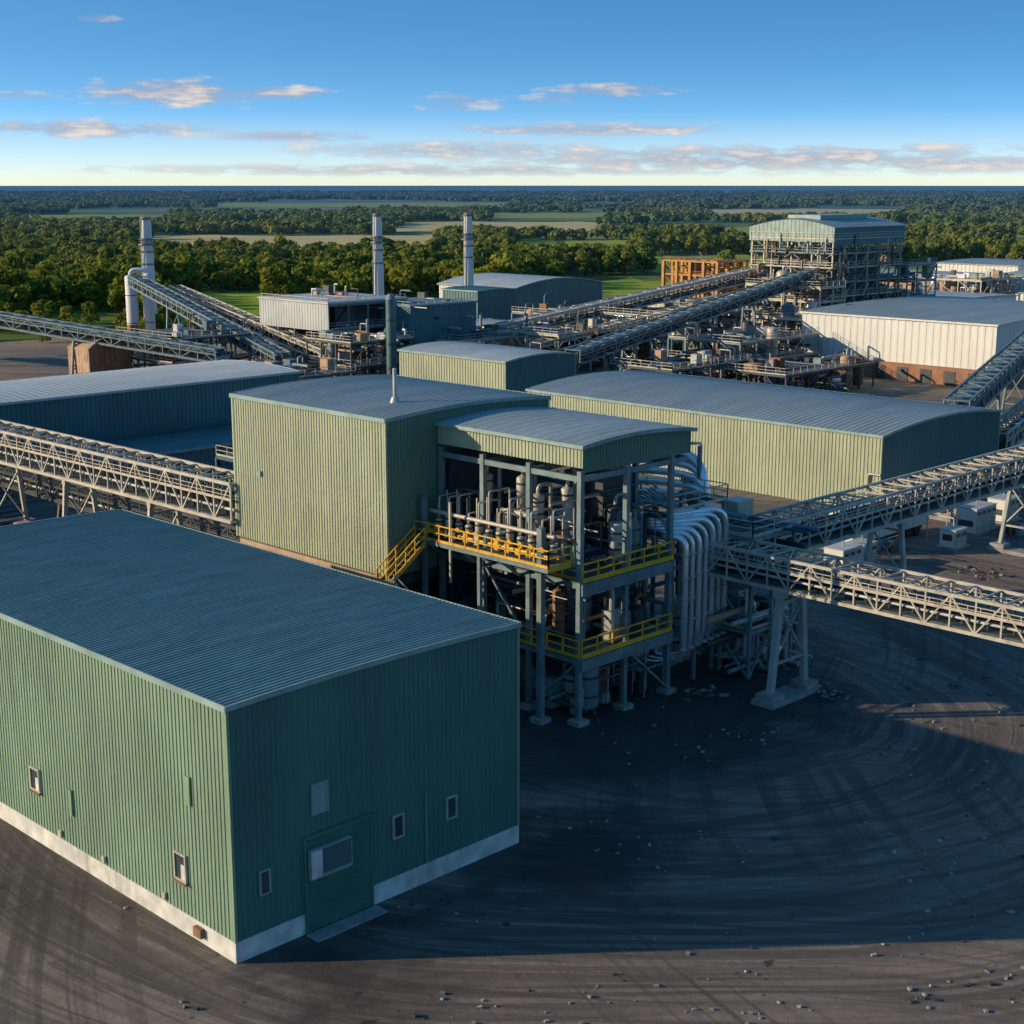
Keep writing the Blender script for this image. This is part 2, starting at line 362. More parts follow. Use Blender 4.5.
# ------------------------------------------------------------ C process structure
O=Obj('steel_process_tower',(73,68,0))
X0,X1,Y0,Y1=67.8,78.5,61.6,74.9
st=M['steel']
def zc(x,y=0):
    t=(x-X0)/(X1-X0); return 18.15+.35*(1-(2*t-.9)**2)
ribwall(O,'fascia_front',M['wallB_shade'],(X0,Y0),(X1,Y0),16.5,zc,(0,-1),.3,.05)
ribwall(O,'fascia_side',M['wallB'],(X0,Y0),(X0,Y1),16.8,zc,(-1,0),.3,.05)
ribwall(O,'fascia_far',M['wallB_shade'],(X1,Y0),(X1,Y1),16.5,zc,(1,0),.3,.05)
vs=[];fs=[]
for j in range(29):
    for i in range(13):
        x=X0-.3+(X1-X0+.6)*i/12; vs.append((x,Y0-.3+(Y1-Y0+.3)*j/28,zc(x)+.1+(.03 if j%2 else 0)))
for j in range(28):
    for i in range(12):
        b=j*13+i; fs.append((b,b+1,b+14,b+13))
O.add('roof',M['roofB'],vs,fs)
for i in range(12):
    a,b=X0-.3+(X1-X0+.6)*i/12,X0-.3+(X1-X0+.6)*(i+1)/12
    O.beam('roof_trim',M['trim'],(a,Y0-.3,zc(a)),(b,Y0-.3,zc(b)),.1,.25)
O.beam('roof_trim',M['trim'],(X0-.3,Y0-.3,zc(X0-.3)),(X0-.3,Y1,zc(X0-.3)),.1,.25)
cx=(67.8,72.2,76.7,78.3);cy=(61.75,66.2,70.5,74.6)
for x in cx:
    for y in cy:
        if x>78 and y<62: continue
        O.beam('column',st,(x,y,.3),(x,y,16.6),.34); O.box('column_base',M['conc'],x-.5,y-.5,-.05,x+.5,y+.5,.32)
O.beam('column',st,(66.4,63.8,.3),(66.4,63.8,12.9),.4); O.box('column_base',M['conc'],65.9,63.3,-.05,66.9,64.3,.32)
for z in (4.5,9.5,16.4):
    for x in cx: O.beam('beam',st,(x,cy[0],z-.3),(x,cy[-1],z-.3),.2,.35)
    for y in cy: O.beam('beam',st,(cx[0],y,z-.31),(cx[2] if z<16 else cx[3],y,z-.31),.2,.35)
for x in cx[1:3]: O.beam('beam',st,(x,cy[1],13.3),(x,cy[-1],13.3),.2,.3)
for z,xa in ((4.5,67.6),(9.5,67.6)):
    O.box('deck',M['grate'],xa,61.6,z-.06,76.9,74.6,z)
    O.beam('edge_girder',M['steel'],(67.7,61.5,z-.5),(76.9,61.5,z-.5),.2,.75)
    O.rail('yellow_rail',M['yellow'],[(67.8,61.55,z),(76.8,61.55,z)],1.15,1.3,.1)
    O.beam('kick_plate',M['yellow'],(67.8,61.45,z+.1),(76.8,61.45,z+.1),.06,.32)
O.rail('yellow_rail',M['yellow'],[(67.6,61.6,4.5),(67.6,70,4.5)],1.15,1.3,.09)
O.rail('yellow_rail',M['yellow'],[(76.8,61.55,9.5),(76.8,66,9.5)],1.15,1.3,.09)
O.rail('yellow_rail',M['yellow'],[(67.9,74.4,9.5),(67.9,62,9.5)],1.15,1.3,.09)
O.box('side_deck',M['grate'],65.6,62.4,10.5,67.7,75,10.6)
O.beam('side_deck_edge',st,(65.6,62.4,10.45),(65.6,75,10.45),.12,.25);O.beam('side_deck_edge',M['yellow'],(65.6,62.4,10.5),(67.7,62.4,10.5),.12,.25)
O.rail('yellow_rail',M['yellow'],[(65.6,75,10.6),(65.6,62.4,10.6),(67.7,62.4,10.6)],1.15,1.2,.08)
for y in (63.8,67,70.5,74): O.beam('deck_bracket',st,(67.7,y,9),(65.7,y,10.4),.15)
O.beam('column',st,(66,69,0),(66,69,10.4),.25);O.beam('column',st,(66,74.4,0),(66,74.4,13.5),.3);O.beam('column',M['cream'],(65.7,71.5,8),(65.7,71.5,13.5),.14)
O.stairs('stair',M['yellow'],(65.2,74,10.4),(61.8,74,8.0),1.0,M['yellow'],9)
O.stairs('lower_stair',st,(61.8,73,7.8),(65.5,66.5,.2),1.0,M['cream'],20)
O.box('landing',M['grate'],60.8,72.6,7.75,62.2,74.8,7.85); O.beam('landing_post',st,(60.9,72.8,0),(60.9,72.8,8.8),.18); O.beam('landing_post',st,(61.9,74.6,0),(61.9,74.6,8.8),.18)
for (a,b,z0,z1) in ((0,1,0,4.3),(1,2,4.5,9.2),(0,1,9.5,13)):
    O.beam('brace',st,(cx[a],74.6,z0),(cx[b],74.6,z1),.18)
O.beam('brace',st,(67.8,66.2,0),(67.8,61.75,4.3),.15);O.beam('brace',st,(67.8,66.2,4.5),(67.8,70.5,9.2),.15);O.beam('brace',st,(72.2,61.75,4.2),(76.7,61.75,.4),.15)
O.box('back_wall',M['steelD'],68.4,74.3,0,78.2,74.8,16.2)
rn=random.Random(3)
tm=[M['pipe'],M['cream'],M['steel'],M['steelD'],M['steel'],M['steelD'],M['blue'],M['trim'],M['rust']]
for z in (0,4.5,9.5,9.5,4.5,0):
    for i in range(6):
        x=rn.uniform(68.8,76);y=rn.uniform(62.8,73);r=rn.uniform(.4,1.0);h=rn.uniform(1.6,4.0)
        O.vessel('vessel',rn.choice(tm),x,y,z+.3,z+h,r,16)
        O.tube('vessel_pipe',rn.choice(tm),[(x,y,z+h-.1),(x,y,z+h+.6),(x+rn.uniform(-2,2),y,z+h+.6),(x+rn.uniform(-1,1),y+1,z)],.12)
for i in range(200):
    z=rn.choice((1,2,3,3.7,5.5,6.5,7.5,8.4,10.3,11.3,12.2,13.0,14.0));z+=rn.uniform(-.3,.3);x=rn.uniform(68,77);y=rn.uniform(61.9,74);L=rn.uniform(1,6);r=rn.choice((.04,.06,.09,.12,.18))
    z2=max(.3,z+rn.uniform(-4,1.5));m=rn.choice(tm)
    if rn.random()<.5: O.tube('pipe',m,[(max(68,x-L/2),y,z),(min(77,x+L/2),y,z),(min(77,x+L/2),y,z2)],r,8)
    else: O.tube('pipe',m,[(x,max(61.9,y-L/2),z),(x,min(74,y+L/2),z),(x,min(74,y+L/2),z2)],r,8)
for i in range(44):
    x=rn.uniform(68.2,76);y=rn.uniform(62.2,73);z=rn.choice((0,4.55,9.55));w_=rn.uniform(.3,1.3);O.box('skid',rn.choice(tm),x,y,z,x+w_,y+rn.uniform(.3,1.3),z+rn.uniform(.5,2.2))
for i in range(18):
    x=rn.uniform(68.2,76);y=rn.uniform(62,66);z=rn.choice((9.6,4.6,0));O.beam('hanger_post',rn.choice((st,M['cream'],M['trim'])),(x,y,z),(x,y,z+rn.uniform(3,4.5)),.1)
for i in range(12):
    y=63.2+i*.97;O.vessel('dosing_pot',M['cream'] if i%3 else M['pipe'],66.9,y,10.9,11.9+.5*(i%3==1),.26,12)
    O.cyl('valve_wheel',M['yellow'],(66.2,y+.4,11.5),(66.3,y+.4,11.5),.22,n=12)
    hh=12.6+rn.uniform(0,1.9)
    O.tube('valve_pipe',M['cream'] if i%2 else M['pipe'],[(66.9,y,12.0),(66.9,y,hh),(68.8,y,hh),(68.8,y,10)],.07)
    O.beam('hanger',M['cream'],(67.2,y+.5,10.7),(67.2,y+.5,12.6+rn.uniform(0,2)),.07)
    O.box('junction_box',rn.choice((M['yellow'],M['cream'],M['blue'],M['steelD'])),66.0,y+.2,10.9,66.2,y+.6,11.2+rn.uniform(.1,.6))
O.tube('header_pipe',M['cream'],[(66.6,62.8,12.4),(66.6,74.5,12.4)],.14);O.tube('header_pipe',M['yellow'],[(66.1,62.8,11.2),(66.1,74.5,11.2)],.1)
for x,y,z in ((68.6,71,13.2),(69.5,68.5,13.2),(70.3,65.2,12.8),(68.8,66.4,12.4)):
    O.vessel('cyclone',M['cream'],x,y,z,z+2.0,.42,14); O.tube('cyclone_duct',M['pipe'],[(x,y,z+1.8),(x,y,z+2.5),(x+1.2,y,z+2.5),(x+1.2,y,z-2)],.13)
    O.sweep('cyclone_cone',M['cream'],[(x,y,z+.2),(x,y,z-1.2)],[.4,.1],14)
    for dx in (-.45,.45): O.beam('cyclone_stand',M['cream'],(x+dx,y,9.6),(x+dx,y,z+.5),.08)
O.box('casing',M['steelD'],73,64.5,12.4,76,68,15.2);O.box('casing',M['steelD'],69,67,9.5,72,72,12.3);O.vessel('big_vessel',M['steelD'],71,66,.2,4,1.4,20);O.vessel('big_vessel',M['blue'],74.6,65.5,4.7,8.6,1.4,20);O.vessel('big_vessel',M['steel'],74.6,64.2,9.7,12.3,1.4,20)
O.done()
# ------------------------------------------------------------ silver pipe bank
O=Obj('silver_pipe_bank',(80,62,0))
for i in range(7):
    x=77.5+i*.86; zt_=10.9+i*.2; y=61.0+.1*i
    O.tube('pipe',M['silver'],[(76.2,y+4.5,zt_),(76.6,y+1.6,zt_),(x,y,zt_),(x,y,2.2+.25*i),(x,y+2.6,1.4),(x,y+3.5,1.4)],.21 if i%2 else .25,14,1.5)
    for z in (3,5,6.5,8,9.6): O.cyl('pipe_flange',M['pipe'],(x,y,z),(x,y,z+.12),.31,n=14)
for z in (3.6,6.1,8.6): O.beam('pipe_support',M['steel'],(77,61.9,z),(83.2,61.9,z),.18,.25)
for x in (77.1,80.2,83.2):
    for y in (62.2,66): O.beam('support_column',M['steel'],(x,y,0),(x,y,12.6),.25)
for z in (3.6,6.1,8.6,12.3):
    for x in (77.1,83.2): O.beam('support_beam',M['steel'],(x,62.2,z),(x,66,z),.2,.3)
    O.beam('support_beam',M['steel'],(77.1,66,z),(83.2,66,z),.2,.3)
for k in range(5):
    O.tube('large_duct',M['silver'],[(81.6,73.5-.4*k,15.0-.75*k),(84.4,69.5-.4*k,15.0-.75*k),(86-.1*k,66.6-.3*k,14.6-.75*k),(86+.2*k,65.3,8-.5*k),(86+.2*k,67,4)],.42 if k==0 else .27,16,1.6)
    for q in (.3,.7):
        c=Vector((81.6,73.5-.4*k,15.0-.75*k)).lerp(Vector((84.4,69.5-.4*k,15.0-.75*k)),q);d=Vector((2.8,-4,0)).normalized()*.08
        O.cyl('duct_band',M['pipe'],c-d,c+d,.5 if k==0 else .34,n=16)
for z in (11.2,15.6): O.beam('duct_saddle',M['steel'],(82,72,z),(86,66.5,z),.15,.2)
for x,y in ((82.3,70.8),(85.6,66.3)): O.beam('duct_post',M['steel'],(x,y,0),(x,y,15.6),.25)
for k in range(8):
    O.tube('small_pipe',M['cream'] if k%2 else M['pipe'],[(79+k*.7,67+.3*k,12.4),(79+k*.7,63.8,12.4-.4*k),(79+k*.7,63.8,1+.3*k),(81+k*.7,63.8,.8)],.1,8)
for k in range(4):
    O.tube('silver_lateral',M['silver'],[(83.6+k*.5,62.4,7.0-.9*k),(83.6+k*.5,60.3,7.0-.9*k),(83.6+k*.5,60.3,1.2),(83.6+k*.5,63,.8)],.12,10)
O.vessel('surge_tank',M['pipe'],81,64.2,1,5.5,1.2);O.vessel('surge_tank',M['steel'],85.5,64.5,.3,5,1.3)
O.rail('rail',M['cream'],[(77,62,12.5),(83.3,62,12.5),(83.3,66,12.5)],1.1,1.5,.06)
O.done()
unit('transfer_tower',83,88,59.5,66,10,3,11,M['steel'],bay=3.2,tanks=3,pipes=30)
# ------------------------------------------------------------ conveyors
conveyor('belt_conveyor',(81.9,63,7.8),(80.9,4,8.0),3.0,2.1,1.7,M['cream'],legs=(.13,.52,.9),t=.13,legm=M['pipe'],lw=.38)
conveyor('belt_conveyor',(84,62.9,7.4),(178,63.6,7.4),3.2,2.5,2.2,M['cream'],legs=(.24,.5,.75),t=.15,legm=M['pipe'])
conveyor('belt_conveyor',(64.2,92.4,9.3),(64.2,190,8.8),3.0,2.9,2.2,M['cream'],legs=(.12,.26,.4,.55,.7,.85),t=.16,legm=M['cream'])
conveyor('pipe_gallery',(68.5,94,5.0),(68.5,160,5.2),3.0,2.2,2.6,M['steelD'],legs=(.1,.3,.5,.7),t=.17,legm=M['steelD'])
# ------------------------------------------------------------ D long building and rear sheds
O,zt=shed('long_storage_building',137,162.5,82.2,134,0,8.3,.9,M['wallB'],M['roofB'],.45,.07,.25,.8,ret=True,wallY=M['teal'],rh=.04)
O.tube('downpipe',M['pipe'],[(136.7,83.5,0),(136.7,83.5,4.2),(136.7,82.0,4.2)],.14)
O.done()
shed('teal_storage_building',45,122,162.8,181,0,9.4,.4,M['teal'],M['roofW'],.6,.08,.3,1.0,axis='x',trim=M['roofW'],rh=.03)
shed('annex_building',80,118,150,160,0,3.6,.3,M['teal'],M['trimD'],.6,.08,.3,1.0,axis='x')
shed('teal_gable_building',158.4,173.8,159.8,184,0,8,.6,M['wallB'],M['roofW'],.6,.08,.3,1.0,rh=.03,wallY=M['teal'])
shed('workshop_building',265,297.5,264,291.6,0,9,1.9,M['white'],M['roofW'],1,.1,.5,1.6,wallY=M['teal'],rh=.03)
shed('teal_plant_building',236,248,247,258.6,0,10.5,.3,M['teal'],M['teal'],1,.1,.3,1.5)
shed('white_warehouse',238,292,122,161,3.0,10.8,.8,M['white'],M['roofB'],1.4,.06,.4,1.5,trim=M['white'],rh=.03)
O=Obj('brick_base',(265,141,0));O.box('brick_wall',M['brick'],237,121.3,0,291,160.8,2.98)
for i in range(8): O.box('door',M['steelD'],236.9,124+i*4.6,0,237.0,126.2+i*4.6,2.4)
O.done()
# ------------------------------------------------------------ I screening tower
O=Obj('screening_tower',(277,182,0));ix0,ix1,iy0,iy1=264,290,172,192
for x in [ix0+i*4.33 for i in range(7)]:
    for y in (172,177,182,187,192): O.beam('column',M['cream'],(x,y,0),(x,y,23),.28)
for k in range(8):
    z=2.9*(k+1)
    for y in (172,182,192): O.beam('girder',M['cream'],(ix0-.5,y,z),(ix1+.5,y,z),.25,.4)
    for x in (264,272.7,281.3,290): O.beam('girder',M['cream'],(x,iy0-.5,z),(x,iy1+.5,z),.25,.4)
    O.rail('rail',M['cream'] if k%2 else M['steel'],[(ix0-.6,iy1,z),(ix0-.6,iy0-.6,z),(ix1,iy0-.6,z)],1.2,1.8,.1)
    if k>2:
        O.box('deck',M['grate'],ix0+.2,iy0+.2,z+.26,ix1-.2,iy1-.2,z+.34)
    for j in range(6):
        O.beam('brace',M['steel'],(ix0+j*4.33,iy0,z-2.9),(ix0+(j+1)*4.33,iy0,z),.16)
    for j in range(4): O.beam('brace',M['steel'],(ix0,iy0+j*5,z-2.9 if j%2 else z),(ix0,iy0+j*5+5,z if j%2 else z-2.9),.16)
rn=random.Random(8)
for i in range(90):
    x=rn.uniform(263,288);y=rn.choice((171.4,rn.uniform(172,191)));x=263.3 if y>172 else x;z=rn.uniform(1,21);O.tube('pipe',rn.choice([M['pipe'],M['cream'],M['steelD'],M['rust'],M['tan']]),[(x,y,z),(x,y,z+rn.uniform(1,4)),(x+rn.uniform(-2,2),y,z+rn.uniform(0,2))],.2,6)
O.box('machinery_core',M['steelD'],267,175,0,287,190,21)
def zi(x,y): t=(y-182)/11; return 25.6+1.7*(1-abs(t)**1.6)
vs=[];fs=[]
ribwall(O,'upper_cladding',M['teal'],(263.5,171.5),(290.5,171.5),22.0,lambda x,y:25.7,(0,-1),1,.06)
ribwall(O,'upper_cladding',M['trim'],(263.5,171.5),(263.5,192.5),22.6,zi,(-1,0),1,.06)
for i in range(2):
    for j in range(11):
        y=171+j*2.2; vs.append((263 if i==0 else 291,y,zi(0,y)))
for j in range(10): fs.append((j,j+1,j+12,j+11))
O.add('roof',M['roofB'],vs,fs)
O.box('roof_monitor',M['trim'],268,178,27.0,286,186,27.9)
O.done()
unit('screening_annex',254,263,168,186,14,5,21,M['cream'],bay=4.5,tanks=7,pipes=44)
unit('screening_annex',290,302,170,184,17,5,22,M['steel'],bay=4.5,tanks=6,pipes=34)
# ------------------------------------------------------------ distant galleries
conveyor('inclined_gallery',(180,166,5.5),(262,176,15),3.0,2.2,3.5,M['steel'],legs=(.2,.45,.7,.9),t=.18,cover=M['hood'],pipes=False)
conveyor('inclined_gallery',(205,209,5),(268,190,15),3.6,2.4,3.5,M['cream'],legs=(.2,.5,.8),t=.2,cover=M['pipe'],pipes=False)
conveyor('inclined_gallery',(196,190,4),(262,184,12),3,2,3.5,M['cream'],legs=(.3,.6,.85),t=.18,pipes=False)
conveyor('inclined_gallery',(100,320,16),(143,212,5),3,2.2,3.5,M['steel'],legs=(.25,.5,.75),t=.2,pipes=False,cover=M['hood'])
conveyor('inclined_gallery',(172,286,13),(152,207,4),2.8,2.2,3.2,M['steel'],legs=(.3,.6,.85),t=.2,pipes=False,cover=M['hood'])
conveyor('inclined_gallery',(178,280,11),(162,207,4),2.6,2.0,3.2,M['cream'],legs=(.3,.6,.85),t=.18,pipes=False)
conveyor('inclined_gallery',(163,88,6.5),(230,109,11),3.0,2.4,3,M['steel'],legs=(.3,.6),t=.2,pipes=False,cover=M['hood'])
conveyor('inclined_gallery',(163,83,3.2),(230,100,7),3.0,2.4,3,M['cream'],legs=(.3,.6),t=.2,pipes=False)
# ------------------------------------------------------------ stacks
def stack(x,y,h,r):
    O=Obj('chimney_stack',(x,y,0))
    O.sweep('shaft',M['stack'],[(x,y,0),(x,y,h*.5),(x,y,h)],[r*1.25,r*1.1,r*.85],20)
    for z in (.62,.72,.82): O.cyl('band',M['stackband'],(x,y,h*z),(x,y,h*z+.4),r*1.07,n=20)
    O.cyl('cap',M['stackband'],(x,y,h-.5),(x,y,h+.2),r*.93,n=20)
    O.cyl('platform',M['steel'],(x,y,h*.78),(x,y,h*.78+.2),r*1.5,n=20)
    pts=[(x+math.cos(a)*r*1.45,y+math.sin(a)*r*1.45,h*.78+.2) for a in [i*math.pi/6 for i in range(13)]]
    O.rail('platform_rail',M['steel'],pts,1.1,2,.08)
    O.beam('ladder',M['steel'],(x-r*1.25,y-.3,0),(x-r*1.05,y-.3,h),.12);O.beam('ladder',M['steel'],(x-r*1.25,y+.3,0),(x-r*1.05,y+.3,h),.12)
    O.done()
stack(180,293.5,27,1.25);stack(212.8,253.9,27.8,1.05);stack(250.4,265.2,27.2,1.1)
O=Obj('scrubber_vessel',(175,290,0));O.vessel('vessel',M['stack'],174,291,0,15.0,1.3);O.vessel('vessel',M['stack'],176.8,288.6,0,15.4,1.1)
O.tube('duct',M['stack'],[(174,291,14),(174,291,16),(176.8,288.6,16),(176.8,288.6,14)],.5,10);O.done()
O=Obj('vertical_duct',(162,191,0));O.cyl('duct',M['trimD'],(162.6,191,0),(162.6,191,15.5),.85,n=20);O.cyl('duct_top',M['steel'],(162.6,191,15.5),(162.6,191,16.4),.95,.5,n=20)
for z in (4,8,12): O.cyl('ring',M['steelD'],(162.6,191,z),(162.6,191,z+.3),.95,n=20)
O.tube('branch',M['trimD'],[(162.6,191,10),(166,196,10),(168,200,4)],.6,12);O.done()
# J building and clutter
unit('boiler_building',166,184,212,232,13,3,31,M['steel'],roof=M['roofW'],bay=4.5,tanks=8,pipes=40,clad=None)
O=Obj('boiler_wall',(175,222,0));ribwall(O,'upper_cladding',M['roofW'],(165.7,211.7),(165.7,232.3),8.5,lambda x,y:13.3,(-1,0),.8,.06);O.box('core',M['steelD'],169,214,0,182,230,12.5);O.done()
unit('filter_building',180,196,206,220,12,3,32,M['steel'],roof=M['steel'],bay=4.5,tanks=6,pipes=30,clad=M['teal'])
for a in ((158,172,196,208,8,2,33,'steelD',4,7,40),(130,150,185,200,5,1,34,'steelD',5,8,30),(140,156,222,240,8,2,35,'steelD',4.5,8,30),
  (200,222,188,200,7,2,37,'cream',4.5,8,36),(225,250,182,200,9,2,38,'steel',4.5,10,46),(212,236,156,172,7,2,39,'steel',4.5,10,50),(240,254,158,174,9,3,40,'cream',4,8,46),
  (186,205,200,215,6,1,41,'cream',4.5,6,30),(222,246,206,222,8,2,42,'steel',4.5,10,46),(256,280,202,220,8,2,43,'cream',4.5,8,36),(74,92,98,112,5,1,44,'steelD',4.5,8,30),
  (88,106,118,132,6,1,45,'blue',4.5,8,24),(186,206,150,163,5,1,46,'steelD',4.5,8,30),(200,226,138,150,4,1,47,'steelD',4.5,8,30),(52,60,98,150,4,1,48,'steelD',5,8,30)):
    unit('process_unit',a[0],a[1],a[2],a[3],a[4],a[5],a[6],M[a[7]],bay=a[8],tanks=a[9],pipes=a[10])
unit('orange_gantry',352,370,268,288,12,3,51,M['orange'],bay=5,tanks=3,pipes=30,rails=M['orange'],cs=.9,pm=[M['orange'],M['rust']])
for a in ((210,232,226,240,5,'tan','roofW'),(300,330,215,235,6,'white','roofW'),(400,440,222,262,7,'tan','roofW'),(380,420,150,190,6,'white','roofB'),(330,370,185,210,6,'white','roofW'),
          (440,480,200,225,7,'white','roofW'),(430,470,150,175,6,'tan','roofW'),(320,350,150,172,5,'tan','roofB'),(470,510,235,265,8,'white','roofB'),(360,384,226,244,5,'tan','roofW')):
    shed('low_building',a[0],a[1],a[2],a[3],0,a[4],.5,M[a[5]],M[a[6]],1.5,.1,.4,3)
unit('tank_farm',372,400,196,216,9,2,52,M['cream'],bay=6,tanks=12,pipes=10)
shed('kiln_house',131,139,234,241,0,6.3,1.8,M['tan'],M['tan'],1,.05,.1,1,rh=.02,trim=M['tan'],wallY=M['brick'])
O=Obj('container_cabin',(126,76,0))
O.box('body',M['white'],119,74,1.0,132.5,77,4.0);O.box('roof_cap',M['roofW'],118.9,73.9,4.0,132.6,77.1,4.15)
for i in range(27): O.box('rib',M['white'],119.2+i*.5,73.93,1.1,119.35+i*.5,74.0,3.9)
O.box('chassis',M['steelD'],119.3,74.3,.6,132.2,76.7,.99)
for x in (120.5,122,129.5,131): 
    for y in (74.1,76.4): O.cyl('wheel',M['rubber'],(x,y,.55),(x,y+.5,.55),.55,n=18)
O.done()
for k,(x,y,m) in enumerate(((141,76,'white'),(148,75,'cream'),(108,78,'steel'))):
    O=Obj('horizontal_tank',(x,y,0));r=1.3
    O.sweep('shell',M[m],[(x-3.4,y,2.2),(x-3.1,y,2.2),(x-2.6,y,2.2),(x+2.6,y,2.2),(x+3.1,y,2.2),(x+3.4,y,2.2)],[.3,.9,r,r,.9,.3],20)
    for a in (-2,2): O.box('saddle',M['conc'],x+a-.3,y-1.2,0,x+a+.3,y+1.2,1.3)
    O.tube('pipe',M['pipe'],[(x,y,3.4),(x,y,4.2),(x+3,y,4.2),(x+3,y-2,.5)],.12);O.done()
# electrical cabinets and drums below the right-hand conveyors
for x,y,w_,d_,h_ in ((112,70.5,3,2,2.3),(116.2,71,2.2,1.8,2.0),(135,70,4,2.2,2.6),(128,68.4,2.2,1.6,1.8),(142,70.5,3,2,2.4),(99,73,2.6,1.8,2.2),(150,69,5,2.4,2.8)):
    O=Obj('equipment_cabinet',(x,y,0));O.box('pad',M['conc'],x-.3,y-.3,-.02,x+w_+.3,y+d_+.3,.18);O.box('body',M['white'],x,y,.18,x+w_,y+d_,h_);O.box('cap',M['roofW'],x-.08,y-.08,h_,x+w_+.08,y+d_+.08,h_+.08)
    n=max(2,int(w_/.9))
    for i in range(n): O.box('door',M['pipe'],x+.06+i*w_/n,y-.05,.3,x+(i+1)*w_/n-.06,y-.003,h_-.12);O.box('vent',M['steelD'],x+.2+i*w_/n,y-.07,h_-.6,x+(i+1)*w_/n-.2,y-.052,h_-.3)
    O.box('side_vent',M['steelD'],x-.02,y+.3,.8,x-.003,y+d_-.3,1.4);O.tube('conduit',M['pipe'],[(x+w_/2,y+d_/2,h_),(x+w_/2,y+d_/2,h_+1),(x+w_/2,y+d_+2,h_+1),(x+w_/2,y+d_+2,0)],.07);O.done()
rn=random.Random(17)
for bx,by in ((106,66),(123,72),(138,67),(93,67)):
    O=Obj('drum_cluster',(bx,by,0))
    for i in range(9):
        x=bx+(i%3)*.75+rn.uniform(-.08,.08);y=by+(i//3)*.75;O.cyl('drum',rn.choice((M['blue'],M['rust'],M['steel'],M['cream'])),(x,y,0),(x,y,.9),.3,n=14)
        for z in (.3,.6): O.cyl('hoop',M['steelD'],(x,y,z),(x,y,z+.03),.315,n=14)
    O.done()
O=Obj('ground_pipe_run',(120,70,0))
for i in range(3): O.tube('pipe',M['steel'],[(96,73.5+i*.5,.45),(118,73.5+i*.5,.45),(118,79,.45)],.14)
for i in range(8): O.box('sleeper',M['conc'],96+i*2.8,73.2,0,96.3+i*2.8,74.8,.28)
O.done()
def debris(x,y,r,n,seed,sm=.3):
    rn=random.Random(seed);O=Obj('debris_pile',(x,y,0))
    for i in range(n):
        a=rn.uniform(0,6.28);d=r*rn.random()**.7;px,py=x+math.cos(a)*d,y+math.sin(a)*d;s=rn.uniform(.07,sm)
        p=Vector((px,py,s*.3));q=p+Vector((rn.uniform(-1,1),rn.uniform(-1,1),rn.uniform(-.1,.2)))*s*2
        O.beam('chunk',rn.choice([M['conc'],M['rust'],M['steelD'],M['steelD']]),p,q,s*rn.uniform(.5,1.2),s*rn.uniform(.3,.8))
    O.done()
debris(88,62,2.6,70,1,.4);debris(78,59.6,1.6,40,2);debris(122,62,2.4,40,4);debris(84.5,54,1.8,40,6);debris(58,76,3,50,7,.4);debris(66,68,2,40,8)
rn=random.Random(23);O=Obj('scattered_gravel',(60,45,0))
for i in range(1500):
    f_=rn.uniform(56,118);a=rn.uniform(-.3,.4);x=(f_+f_*a)/R2;y=(f_-f_*a)/R2
    if 34<x<53 and 51<y<91: continue
    if noise.noise(Vector((x*.12,y*.12,0)))<.0: continue
    s_=rn.uniform(.03,.13);p=Vector((x,y,s_*.3));d=Vector((rn.uniform(-1,1),rn.uniform(-1,1),rn.uniform(-.2,.2))).normalized()*s_;O.beam('stone',M['conc'] if i%3 else M['steelD'],p-d,p+d,s_*1.3,s_)
O.done()
# ------------------------------------------------------------ ground
def sheet(name,pts,z,m):
    me=bpy.data.meshes.new(name);me.from_pydata([(x,y,z) for x,y in pts],[],[tuple(range(len(pts)))]);me.materials.append(m)
    o=bpy.data.objects.new(name,me);S.collection.objects.link(o);return o
def fr(f,r): return ((f+r)/R2,(f-r)/R2)
def haze(nt,b,c,scale=1900,hz=(.035,.11,.20),mx=.9,off=450):  # aerial haze painted into base colour and a faint glow, growing with distance
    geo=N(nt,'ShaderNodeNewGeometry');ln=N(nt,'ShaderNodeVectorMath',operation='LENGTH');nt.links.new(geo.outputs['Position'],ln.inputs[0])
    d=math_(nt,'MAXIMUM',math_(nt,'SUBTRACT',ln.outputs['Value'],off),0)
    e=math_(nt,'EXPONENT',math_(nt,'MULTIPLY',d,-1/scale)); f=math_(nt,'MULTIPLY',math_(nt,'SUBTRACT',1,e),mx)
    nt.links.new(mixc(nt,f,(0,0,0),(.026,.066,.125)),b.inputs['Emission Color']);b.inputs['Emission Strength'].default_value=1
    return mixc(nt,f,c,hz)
m,nt,b=newmat('countryside')
n1=ramp(nt,noise_(nt,.006,detail=3),.45,.55);n2=ramp(nt,noise_(nt,.05,detail=4),.3,.7);n3=ramp(nt,noise_(nt,.0025,detail=2),.5,.62)
c=mixc(nt,n2,(.12,.17,.03),(.22,.24,.06));c=mixc(nt,n1,(.07,.11,.025),c);c=mixc(nt,math_(nt,'MULTIPLY',n3,.6),c,(.32,.29,.11))
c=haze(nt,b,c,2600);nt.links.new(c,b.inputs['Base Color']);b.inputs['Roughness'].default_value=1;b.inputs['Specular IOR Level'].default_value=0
sheet('ground',[(-60000,-60000),(60000,-60000),(60000,60000),(-60000,60000)],-.12,m)
m,nt,b=newmat('yard_asphalt')
geo=N(nt,'ShaderNodeNewGeometry')
